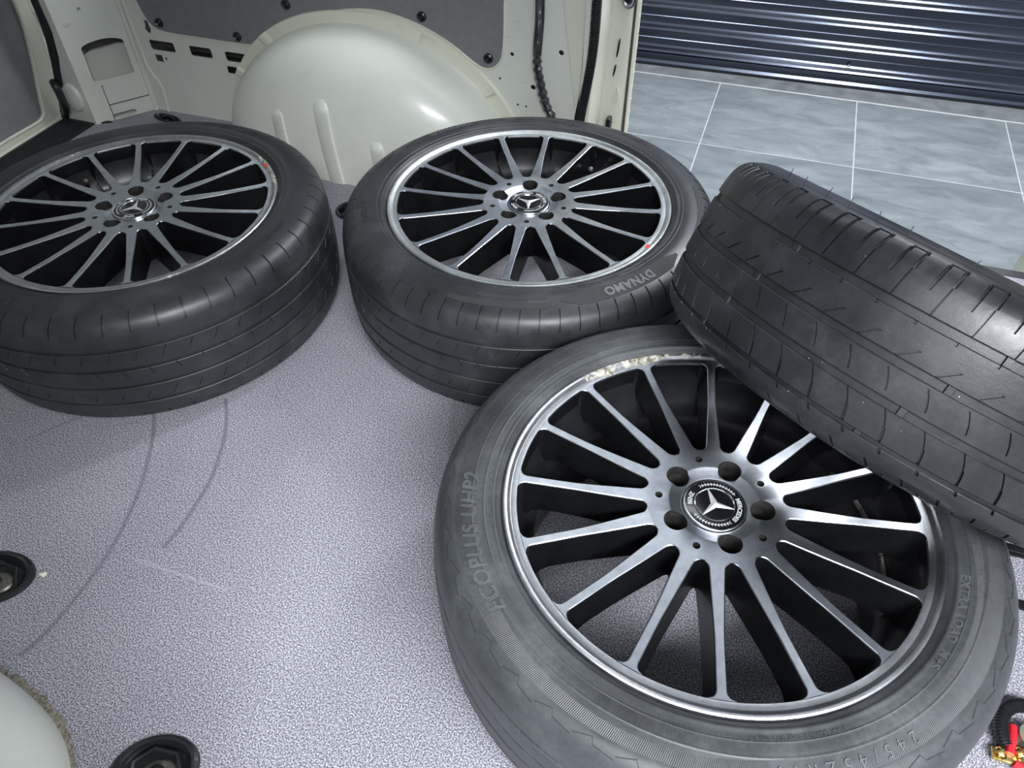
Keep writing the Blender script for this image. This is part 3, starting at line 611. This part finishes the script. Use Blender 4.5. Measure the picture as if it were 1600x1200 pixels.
def arc_plate(name, r0, r1, d0, d1, mat, parent, h=.0006, taper=.35):
    """thin moulded plate lying on the sidewall, with pointed ends"""
    n = 40; v = []; f = []
    for i in range(n+1):
        q = i/n; t = math.radians(d0+(d1-d0)*q); e = min(1, min(q, 1-q)*n*taper/2.2+.18); rm = (r0+r1)/2; hw = (r1-r0)/2*e
        for k, (rr, z) in enumerate(((rm-hw, -.0006), (rm-hw, h), (rm, h), (rm+hw, h), (rm+hw, -.0006))): v.append((rr*math.cos(t), rr*math.sin(t), a_at_r(rr)+HALF+z))
    for i in range(n):
        for k in range(4): f.append((5*i+k, 5*i+k+1, 5*i+k+6, 5*i+k+5))
    mb = MB(); mb.add(v, f); return mb.obj(name, mat, parent, sharp=40)

# ---- rim pieces (shared by all wheels); z of the lip plane:
ZL = HALF+.111
R_IN, R_OUT = .0805, .2360
def ztop(r): return ZL-.0065+.0025*max(0.0, (r-R_IN)/(R_OUT-R_IN))**1.3-.0015*math.sin(math.pi*min(1, max(0, (r-R_IN)/(R_OUT-R_IN))))
def spoke_mesh():
    T = math.tan(math.radians(11.25)); ri, ro = .0085, .010
    def bhw(r): q = (r-R_IN)/(R_OUT-R_IN); return .0092-.0040*min(1, q*1.8) if q < .56 else .0052
    rs = [R_IN+ri*(1-math.cos(math.pi/2*i/8)) for i in range(9)]+list(np.linspace(R_IN+ri, R_OUT-ro, 16))[1:-1]+[R_OUT-ro*math.cos(math.pi/2*i/8) for i in range(9)]
    V = []; rows = []
    for r in rs:
        sec = r*T; b = bhw(r)
        if r < R_IN+ri: g = math.sqrt(max(0, ri**2-(ri-(r-R_IN))**2))/ri*(sec-b)
        else: g = sec-b
        if r > R_OUT-ro: g -= ro-math.sqrt(max(0, ro**2-(ro-(R_OUT-r))**2))
        hw = sec-g; q = (r-R_IN)/(R_OUT-R_IN)
        dep = .044+.014*(1-q)**2+.030*max(0, (q-.80)/.20)**2
        z = ztop(r); dr = .0062*min(1, g/.006)
        c = .0011 if g > .0012 else 0
        row = [(-hw-dr*.9, z-dep), (-hw-dr*.35, z-dep*.45), (-hw-c*.45, z-.0016), (-hw+.0002, z-c*.55), (-hw+c, z), (hw-c, z), (hw-.0002, z-c*.55), (hw+c*.45, z-.0016), (hw+dr*.35, z-dep*.45), (hw+dr*.9, z-dep)]
        rows.append((r, row))
    k = len(rows[0][1])
    for r, row in rows:
        for x, z in row: V.append((r, x, z))
    F = []; MI = []
    for i in range(len(rows)-1):
        for j in range(k):
            j2 = (j+1) % k; F.append((i*k+j, i*k+j2, (i+1)*k+j2, (i+1)*k+j)); MI.append(0 if j in (3, 4, 5) else 1)
    F.append(tuple(range(k))); MI.append(1); F.append(tuple((len(rows)-1)*k+j for j in range(k))[::-1]); MI.append(1)
    me = mesh('spoke', V, F, [M['alloy'], M['gloss']], MI, sharp=None)
    bm = bmesh.new(); bm.from_mesh(me); bmesh.ops.recalc_face_normals(bm, faces=bm.faces); bm.to_mesh(me); bm.free(); me.set_sharp_from_angle(angle=math.radians(18))
    return me
SPOKE = spoke_mesh()
def hub_mesh():
    m = MB(); zt = ztop(R_IN)
    m.lathe([(0, zt-.014), (.0385, zt-.014), (.0385, zt-.0055), (.041, zt-.0042), (.050, zt-.0030), (.0535, zt-.0004), (.055, zt), (R_IN+.0006, zt), (R_IN+.0006, zt-.064), (.062, zt-.072), (0, zt-.072)], 112)
    a = m.mesh('hub', [M['alloy'], M['gloss']])
    c = MB()
    for k in range(5):
        t = math.radians(72*k); c.lathe([(0, zt-.045), (.0135, zt-.045), (.0140, zt-.004), (.0152, zt+.02), (0, zt+.02)], 28, T=Matrix.Translation((.0555*math.cos(t), .0555*math.sin(t), 0)))
        t = math.radians(72*k+36); c.lathe([(0, zt-.02), (.0046, zt-.02), (.0046, zt+.02), (0, zt+.02)], 16, T=Matrix.Translation((.0665*math.cos(t), .0665*math.sin(t), 0)))
    me = boolean(a, c.mesh('c', [M['alloy']]), 'hub'); me.materials.clear()
    for q in (M['alloy'], M['gloss'], M['lugdark']): me.materials.append(q)
    for p in me.polygons:
        r = math.hypot(p.center.x, p.center.y)
        if r > R_IN-.0015 and abs(p.normal.z) < .5: p.material_index = 1
        elif p.normal.z > .3 and p.center.z > zt-.007: p.material_index = 0
        elif p.center.z > zt-.0135 and r < .046 and abs(p.normal.z) < .9: p.material_index = 0
        else: p.material_index = 2
        p.use_smooth = True
    me.set_sharp_from_angle(angle=math.radians(30)); return me
HUB = hub_mesh()
m = MB(); m.lathe([(R_OUT-.0002, ZL-.045), (R_OUT-.0002, ZL-.0075), (R_OUT+.0006, ZL-.0047), (.2395, ZL-.0042), (.2435, ZL-.0044), (.2452, ZL-.0036), (.2472, ZL-.0012), (.2490, ZL-.0002), (.2515, ZL), (.2533, ZL-.0012), (.2538, ZL-.004), (.2530, ZL-.010), (.247, ZL-.013)], 160)
LIP = m.mesh('lip', [M['alloy']], sharp=28)
mi = [1 if p.center.z < ZL-.0075 else 0 for p in LIP.polygons]; LIP.materials.append(M['gloss']); LIP.polygons.foreach_set('material_index', mi)
m = MB(); m.lathe([(R_OUT, ZL-.030), (.2335, ZL-.05), (.2240, ZL-.070), (.2150, ZL-.085), (.2140, ZL-.11), (.2215, ZL-.14), (.2250, ZL-.19), (.2260, ZL-.205), (.2440, ZL-.213), (.2500, ZL-.216), (.2480, ZL-.208)], 128)
BARREL = m.mesh('barrel', [M['gunmetal']], sharp=40)
def valve_mesh():
    m = MB(); m.lathe([(.0062, 0), (.0058, .010), (.0045, .016), (.0042, .026)], 16); m.lathe([(.0047, .024), (.0047, .033), (.0030, .035), (0, .0352)], 16, m=1); return m.mesh('valve', [M['black_pl'], M['steel']])
VALVE = valve_mesh()
# centre cap
ZC = ztop(R_IN)-.0030
m = MB(); m.lathe([(.0372, -.008), (.0372, -.0005), (.0365, .0008), (.0350, .0008), (.0345, -.0002)], 72); CAPRING = m.mesh('cap_ring', [M['chrome']])
m = MB(); m.lathe([(.0346, -.0004), (.0240, .0003), (.0, .0004)], 72); CAPDISC = m.mesh('cap_disc', [M['capblack']])
m = MB(); m.lathe([(.0244, .0003), (.0242, .0014), (.0232, .0016), (.0224, .0004)], 72); STARRING = m.mesh('star_ring', [M['chrome']])
m = MB()
for k in range(3):
    a = math.radians(120*k); tip = Vector((.0228*math.cos(a), .0228*math.sin(a), .0007)); top = Vector((0, 0, .0030))
    l = Vector((.0048*math.cos(a+math.pi/3), .0048*math.sin(a+math.pi/3), .0005)); r_ = Vector((.0048*math.cos(a-math.pi/3), .0048*math.sin(a-math.pi/3), .0005))
    tl = tip+Vector((-math.sin(a), math.cos(a), 0))*.0005; tr = tip-Vector((-math.sin(a), math.cos(a), 0))*.0005
    m.add([top, tip, l, tl, r_, tr], [(0, 1, 3, 2), (0, 4, 5, 1)])
STAR = m.mesh('star', [M['capsilver']], smooth=False)
m = MB()
for side in (0,):                 # laurel spray; one each side between the words
    for i in range(-6, 7):
        for sgn in (-1, 1):
            t = math.radians(side+i*7.2); c = Vector((.0292*math.cos(t), .0292*math.sin(t), .0007)); ta = Vector((-math.sin(t), math.cos(t), 0)); ra = Vector((math.cos(t), math.sin(t), 0))
            d = (ta*(1 if side == 0 else -1)+ra*sgn*.9).normalized(); q = Vector((-d.y, d.x, 0))
            m.add([c, c+d*.0017+q*.00065, c+d*.0036, c+d*.0017-q*.00065], [(0, 1, 2, 3)])
    m.tube([(.0292*math.cos(math.radians(side+j)), .0292*math.sin(math.radians(side+j)), .0006) for j in range(-46, 47, 6)], .0004, 5)
LAUREL = m.mesh('laurel', [M['capsilver']], smooth=False, merge=False)
m = MB(); m.box((-.010, -.0035, 0), (.010, .0035, .0035), bev=.0008); WEIGHT = m.mesh('balance_weight', [M['steel']])
m = MB(); m.box((-.0042, -.005, 0), (.0042, .005, .0006)); REDM = m.mesh('paint_mark', [M['redmark']])
tmpl = {}
def car_wheel(loc, label, rubber, spoke_deg, lug_deg, star_deg, rot=None, lip_mat=None, valve_deg=None, face=True):
    e = empty('car_wheel', loc); tag(e, label, 'wheel', 'multi-spoke alloy wheels with tyres')
    if rot is not None: e.rotation_euler = rot
    rim = obj('rim', BARREL, e); rim['label'] = 'dark wheel barrel with thin silver-faced spokes'
    lip_me = LIP
    if lip_mat: lip_me = LIP.copy(); lip_me.materials[0] = lip_mat
    tag(obj('rim_lip', lip_me, rim), 'polished outer lip of the rim')
    for k in range(16): obj('spoke', SPOKE, rim, rot=(0, 0, math.radians(spoke_deg+22.5*k)))
    obj('hub', HUB, rim, rot=(0, 0, math.radians(lug_deg)))
    if valve_deg is not None:
        t = math.radians(valve_deg); o = obj('valve', VALVE, rim, (.2215*math.cos(t), .2215*math.sin(t), ZL-.062)); o.rotation_euler = (0, math.radians(-35), t)
    cap = obj('centre_cap', CAPDISC, e, (0, 0, ZC), (0, 0, math.radians(star_deg))); cap['label'] = 'black centre cap with a chrome three-pointed star'
    obj('cap_ring', CAPRING, cap); obj('star_ring', STARRING, cap); obj('star', STAR, cap); obj('laurel', LAUREL, cap, rot=(0, 0, math.radians(90))); obj('laurel', LAUREL, cap, rot=(0, 0, math.radians(-90)))
    if 'mb' not in tmpl:
        tmpl['mb'] = bent_text('cap_lettering', 'MERCEDES', .0074, .0268, 0, M['capsilver'], cap, h=.0003, off=.0002, zfun=lambda r: .0006+0*r)
        tmpl['bz'] = bent_text('cap_lettering', 'BENZ', .0074, .0268, 180, M['capsilver'], cap, h=.0003, off=.0002, zfun=lambda r: .0006+0*r)
    else:
        obj('cap_lettering', tmpl['mb'].data, cap); obj('cap_lettering', tmpl['bz'].data, cap)
    return e, rim
RIDG_A = ((.3170, .0011, .0012), (.3105, .0007, .0009), (.2640, .0016, .0028), (.2720, .0006, .0010))
RIDG_D = ((.3125, .0012, .0013), (.3100, .0010, .0010), (.2640, .0014, .0026), (.2895, .0006, .0008), (.2755, .0006, .0008))
def tread(tyre, ribs):
    for me in ribs: obj('tread_rib', me, tyre)
def simple_tread(mat, npitch, sip0, sip1):
    p = 2*math.pi*RT/npitch
    sh_ = lambda s: .10*(abs(s)-.09)
    f_up = [(p*.3, .0009, sip0, sip1, .0032)]; f_dn = [(p*.3, .0009, -sip1, -sip0, .0032)]
    return [rib('tread_rib', .0600, STR, npitch, f_up, mat, sh_, ('groove', 'blend')),
            rib('tread_rib', .0205, .0540, npitch, [(p*.5, .0005, .034, .050, .0018)], mat, lambda s: .6*s),
            rib('tread_rib', -.0165, .0150, npitch, [(p*.5, .0006, .002, .0139, .0016)], mat, lambda s: -.4*s),
            rib('tread_rib', -.0540, -.0220, npitch, [(p*.5, .0005, -.048, -.034, .0018)], mat, lambda s: .6*s),
            rib('tread_rib', -STR, -.0600, npitch, f_dn, mat, sh_, ('blend', 'groove'))]

# --- wheel by the tailgate (left)
lipA = alloy_mat('machined_alloy_scuffed', (.60, .61, .64), .36, ((47, 16, .95), (42, 9, .9), (160, 9, .75), (-30, 14, .5)))
w1, r1 = car_wheel((-1.0299, .8867, .0005), 'alloy wheel with worn tyre lying face up by the tailgate, leftmost', 'rub_a', 13.4, 52, 110.7, lip_mat=lipA, valve_deg=157)
ty = obj('tyre', carcass('tyre', M['rub_a'], RIDG_A), w1); tread(ty, simple_tread(M['rub_a'], 52, .086, .121))
bent_text('sidewall_lettering', 'DYNAMO', .0200, .2850, -97, M['rub_plate'], ty, off=.0008)
bent_text('sidewall_lettering', 'DYNAMO', .0200, .2850, 83, M['rub_plate'], ty, off=.0008)
bent_text('sidewall_lettering', '245/45ZR19', .0120, .2900, 0, M['rub_a'], ty)
bent_text('sidewall_lettering', 'RADIAL TUBELESS', .0075, .2690, -80, M['rub_a'], ty)
t = math.radians(50.8); obj('paint_mark', REDM, r1, (.2480*math.cos(t), .2480*math.sin(t), ZL-.0008), (0, 0, t))

# --- wheel beside the wheel arch (middle)
w2, r2 = car_wheel((-.3614, 1.1267, .0005), 'alloy wheel with bright silver face lying flat beside the far wheel arch', 'rub_b', 9.2, 33, 46, lip_mat=alloy_mat('machined_alloy_bright', (.74, .77, .78), .38, ((-30, 12, .35), (60, 10, .2))), valve_deg=71)
ty = obj('tyre', carcass('tyre', M['rub_b'], RIDG_A), w2); tread(ty, simple_tread(M['rub_b'], 66, .084, .121))
for c in (-38.5, 141.5):
    arc_plate('moulded_plate', .2840, .3085, c-24, c+21, M['rub_plate'], ty); bent_text('sidewall_lettering', 'DYNAMO', .0205, .2895, c-1, M['rub_letter'], ty, h=.0013, off=.0009, space=1.08)
    arc_plate('moulded_plate', .2985, .3085, c-58, c-27, M['rub_plate'], ty, taper=1.2); arc_plate('moulded_plate', .2985, .3085, c+26, c+64, M['rub_plate'], ty, taper=1.2); arc_plate('moulded_plate', .2855, .2925, c-50, c-28, M['rub_plate'], ty, taper=1.2)
bent_text('sidewall_lettering', 'STREET-H', .0150, .2910, 62, M['rub_plate'], ty, off=.0006)
bent_text('sidewall_lettering', 'EXTRA LOAD', .0090, .2750, 92, M['rub_plate'], ty)
bent_text('sidewall_lettering', 'RADIAL TUBELESS', .0090, .2680, -48, M['rub_plate'], ty)
bent_text('sidewall_lettering', 'OUTSIDE', .0070, .3085, 9, M['rub_letter'], ty)
bent_text('sidewall_lettering', '245/45ZR19', .0140, .2880, -152, M['rub_plate'], ty, off=.0004)
t = math.radians(-18.5); obj('paint_mark', REDM, r2, (.2470*math.cos(t), .2470*math.sin(t), ZL-.0012), (0, 0, t))

# --- front wheel, largest in view
lipD = alloy_mat('machined_alloy_corroded', (.62, .63, .66), .34, ((128, 22, .95), (112, 14, .8), (30, 10, .9), (20, 8, .7)))
w4, r4 = car_wheel((.0534, .5719, .0005), 'largest alloy wheel in front, dusty grey tyre, lying flat under the leaning wheel', 'rub_d', 9.9, 8, 0, lip_mat=lipD)
ty = obj('tyre', carcass('tyre', M['rub_d'], RIDG_D), w4)
p = 2*math.pi*RT/70
tread(ty, [rib('tread_rib', .062, STR, 70, [], M['rub_d'], lambda s: -.55*(s-.09), ('groove', 'blend')),
           rib('tread_rib', .022, .055, 70, [(p*.4, .0006, .036, .054, .0022)], M['rub_d'], lambda s: -.7*s), rib('tread_rib', -.015, .015, 70, [], M['rub_d']),
           rib('tread_rib', -.055, -.022, 70, [(p*.4, .0006, -.050, -.036, .0022)], M['rub_d'], lambda s: -.7*s), rib('tread_rib', -STR, -.062, 70, [(p*.4, .0006, -.119, -.090, .002)], M['rub_d'], lambda s: .4*s, ('blend', 'groove'))])
ZS = S_R(.3150); m = MB(); nz = 44                                        # moulded zigzag line round the shoulder
for sgn in (1,):
    for k in range(nz):
        for (q0, s_0, q1, s_1) in ((0, ZS-.006, .42, ZS), (.42, ZS, .5, ZS-.0065), (.5, ZS-.0065, .98, ZS-.0095)):
            vv = []
            for q, s_ in ((q0, s_0), (q1, s_1)):
                t = 2*math.pi*(k+q)/nz; r_, a_ = prof_at(s_, .0004); r2_, a2_ = prof_at(s_+.0011, .0004)
                vv += [(float(r_)*math.cos(t), float(r_)*math.sin(t), float(a_)+HALF), (float(r2_)*math.cos(t), float(r2_)*math.sin(t), float(a2_)+HALF)]
            m.add(vv, [(0, 1, 3, 2)])
m.obj('zigzag_line', M['rub_plate'], ty, merge=False)
bent_text('sidewall_lettering', 'ECOPLUS UHP2', .0250, .2845, -150, M['rub_dl'], ty, h=.0013, shear=.25, off=.0008, space=1.12)
bent_text('sidewall_lettering', 'ECOPLUS UHP2', .0250, .2845, 30, M['rub_dl'], ty, h=.0013, shear=.25, off=.0008, space=1.12)
bent_text('sidewall_lettering', '245/45ZR19', .0160, .2960, -58, M['rub_dl'], ty, h=.0012, space=1.9)
bent_text('sidewall_lettering', 'EXTRA LOAD  M+S', .0125, .2655, -17, M['rub_dl'], ty, h=.0011, space=1.25, off=.0004)
bent_text('sidewall_lettering', '340kPa(50PSI) MAX PRESS', .0070, .2610, -65, M['rub_d'], ty, h=.0007)
bent_text('sidewall_lettering', 'MAX LOAD 850kg(1874 lbs) AT', .0070, .2695, -66, M['rub_d'], ty, h=.0007)
bent_text('sidewall_lettering', 'SIDEWALL:2POLYESTER', .0060, .2600, -105, M['rub_d'], ty, h=.0007)
bent_text('sidewall_lettering', 'DOT 1WG H7CA  T1  22', .0085, .2640, 196, M['rub_d'], ty, h=.0008)
for k in range(5):
    for base_ in (22, -8):
        t = math.radians(base_+k*5.6); o = obj('balance_weight', WEIGHT, r4, (.2165*math.cos(t), .2165*math.sin(t), ZL-.082)); o.rotation_euler = (0, math.radians(-90), 0); o.rotation_euler = (Matrix.Rotation(t, 3, 'Z') @ Matrix.Rotation(math.radians(-90), 3, 'Y') @ Matrix.Rotation(math.radians(90), 3, 'Z')).to_euler()

# --- wheel leaning on the front one (right): tread towards the camera
c3 = Vector((.2756, .8922, .2671)); az, el = math.radians(57.21), math.radians(57.58)
R3 = Matrix.Rotation(az, 3, 'Z') @ Matrix.Rotation(math.pi/2-el, 3, 'Y'); n3 = R3 @ Vector((0, 0, 1))
w3, r3 = car_wheel(c3-n3*HALF, 'wheel leaning on the front wheel, worn tyre tread facing the camera, rightmost', 'rub_c', 0, 0, 0, rot=R3.to_euler())
ty = obj('tyre', carcass('tyre', M['rub_c'], RIDG_A), w3)
NP = 52; p = 2*math.pi*RT/NP; mt = M['rub_c']
tread(ty, [
    rib('tread_rib', .0555, STR, NP, [(p*.70, .0007, .0570, .1120, .0030), (p*.30, .0016, .0760, .1080, .0034), (p*.50, p*.21, .1085, .1110, .0024), (p*.70, .0018, .088, .111, .0028)], mt, lambda s: .10*(s-.09), ('groove', 'blend')),
    rib('tread_rib', .0080, .0465, NP, [(p*.25, .0011, .0095, .0225, .0026), (p*.75, .0010, .0425, .0455, .0022)], mt, lambda s: 1.2*min(s, .024)),
    rib('tread_rib', -.0325, -.0005, NP, [(p*.5, .0005, -.0255, -.0045, .0020)], mt, lambda s: -12*(s+.012)**2-.55*s),
    rib('tread_rib', -.0750, -.0410, NP, [(p*.5, .0004, -.0580, -.0421, .0024), (p*.5, .0013, -.0739, -.0580, .0036)], mt, lambda s: -9*(s+.050)**2-.55*s),
    rib('tread_rib', -STR, -.0800, NP, [(p*.5, .0013, -.0850, -.0811, .0032), (p*.15, .0013, -.1190, -.0990, .0028), (p*.60, .0007, -.120, -.108, .0020)], mt, lambda s: -.5*s, ('blend', 'groove'))])
hm = MB(); hm.tube([(0, 0, 0), (.0002, 0, .006), (.0010, 0, .012)], [.0006, .0005, .0004], 5); HAIR = hm.mesh('rubber_hair', [M['rub_plate']])
for deg in (-96, -108, -119, -131, -143, -156, -168, -180, -186, -193, -199, -206, -212):
    t = math.radians(deg); r_, a_ = .3130, float(a_at_r(.3130))+HALF
    obj('rubber_hair', HAIR, ty, (r_*math.cos(t), r_*math.sin(t), a_), (random.uniform(-.3, .3), random.uniform(-.3, .3), 0))
for sg in (.0510, .0037, -.0368, -.0775):
    bm_ = MB(); vv = []
    for t0 in (0.0,):
        for q in (-.0035, .0035):
            for ds in ((-.0043, .0043) if sg > -.07 else (-.0024, .0024)):
                r_, a_ = prof_at(sg+ds, -.0018); t = t0+q/RT; vv.append((float(r_)*math.cos(t), float(r_)*math.sin(t), float(a_)+HALF))
        for q in (-.0045, .0045):
            for ds in ((-.0043, .0043) if sg > -.07 else (-.0024, .0024)):
                r_, a_ = prof_at(sg+ds, -GD); t = t0+q/RT; vv.append((float(r_)*math.cos(t), float(r_)*math.sin(t), float(a_)+HALF))
        bm_.add(vv, [(0, 1, 3, 2), (0, 1, 5, 4), (2, 3, 7, 6)])
    me_ = bm_.mesh('wear_bar', [mt], merge=False)
    for k in range(9): obj('wear_bar', me_, ty, rot=(0, 0, 2*math.pi*(k/9+.26*sg)))

# ------------------------------------------------------------------ battery lead at the lower right
e = empty('battery_lead', (.47, .52, 0)); tag(e, 'black corrugated conduit with red cable and brass battery clamp', 'cable')
cx, cy, cr = .482, .512, .038
m = MB(); path = []; rads = []
for i in range(130):
    t = math.radians(212-1.25*i); path.append((cx-.47+cr*math.cos(t), cy-.52+cr*math.sin(t), .0105+.005*math.sin(min(1, i/100)*math.pi))); rads.append(.0090 if i % 4 < 2 else .0072)
P0, P1 = Vector(path[-2]), Vector(path[-1]); dv = (P1-P0).normalized()
for i in range(1, 420):
    q = P1+dv*(.00085*i*(1-i/900)); q += Vector((.9*(i/420)**2*.35, .5*(i/420)**2*.35, 0)); q.z = .0100; path.append(q[:]); rads.append(.0090 if i % 4 < 2 else .0072)
m.tube(path, rads, 12); m.obj('conduit', M['black_pl'], e, sharp=60)
m = MB(); m.tube(smooth_poly([(-.011, -.002, .012), (-.0125, -.014, .013), (-.0155, -.026, .013), (-.018, -.038, .012)], 2, False), .0052, 10); m.tube(smooth_poly([(-.012, -.046, .009), (-.002, -.052, .009), (.012, -.060, .009)], 2, False), .0060, 10); m.obj('red_cable', M['red'], e)
def hexbolt(mb, x, y, z, r, mi=0):
    mb.lathe([(0, z+.006), (r*.55, z+.0062), (r*.8, z+.0045), (r, z+.004), (r, z)], 6, mi, T=Matrix.Translation((x, y, 0))); mb.lathe([(r*1.35, z), (r*1.35, z-.0022), (0, z-.0022)], 20, mi, T=Matrix.Translation((x, y, 0))); mb.lathe([(0, z+.009), (r*.42, z+.0085), (r*.45, z+.005)], 12, mi, T=Matrix.Translation((x, y, 0)))
m = MB(); m.box((-.036, -.048, .004), (.0, -.032, .010), bev=.002); hexbolt(m, -.029, -.041, .0125, .0056); hexbolt(m, -.007, -.034, .0125, .0056); m.obj('terminal_bolts', M['brass'], e, sharp=30)
m = MB(); m.lathe([(.0115, .0), (.0165, .0), (.0165, .016), (.0115, .016)], 28, T=Matrix.Translation((.010, -.010, .002)), closed=True, a0=math.radians(20), a1=math.radians(330)); m.box((-.002, -.038, .003), (.020, -.025, .013), bev=.002); m.box((.022, -.014, .004), (.045, -.004, .013), bev=.002); m.obj('clamp', M['tin'], e, sharp=40)
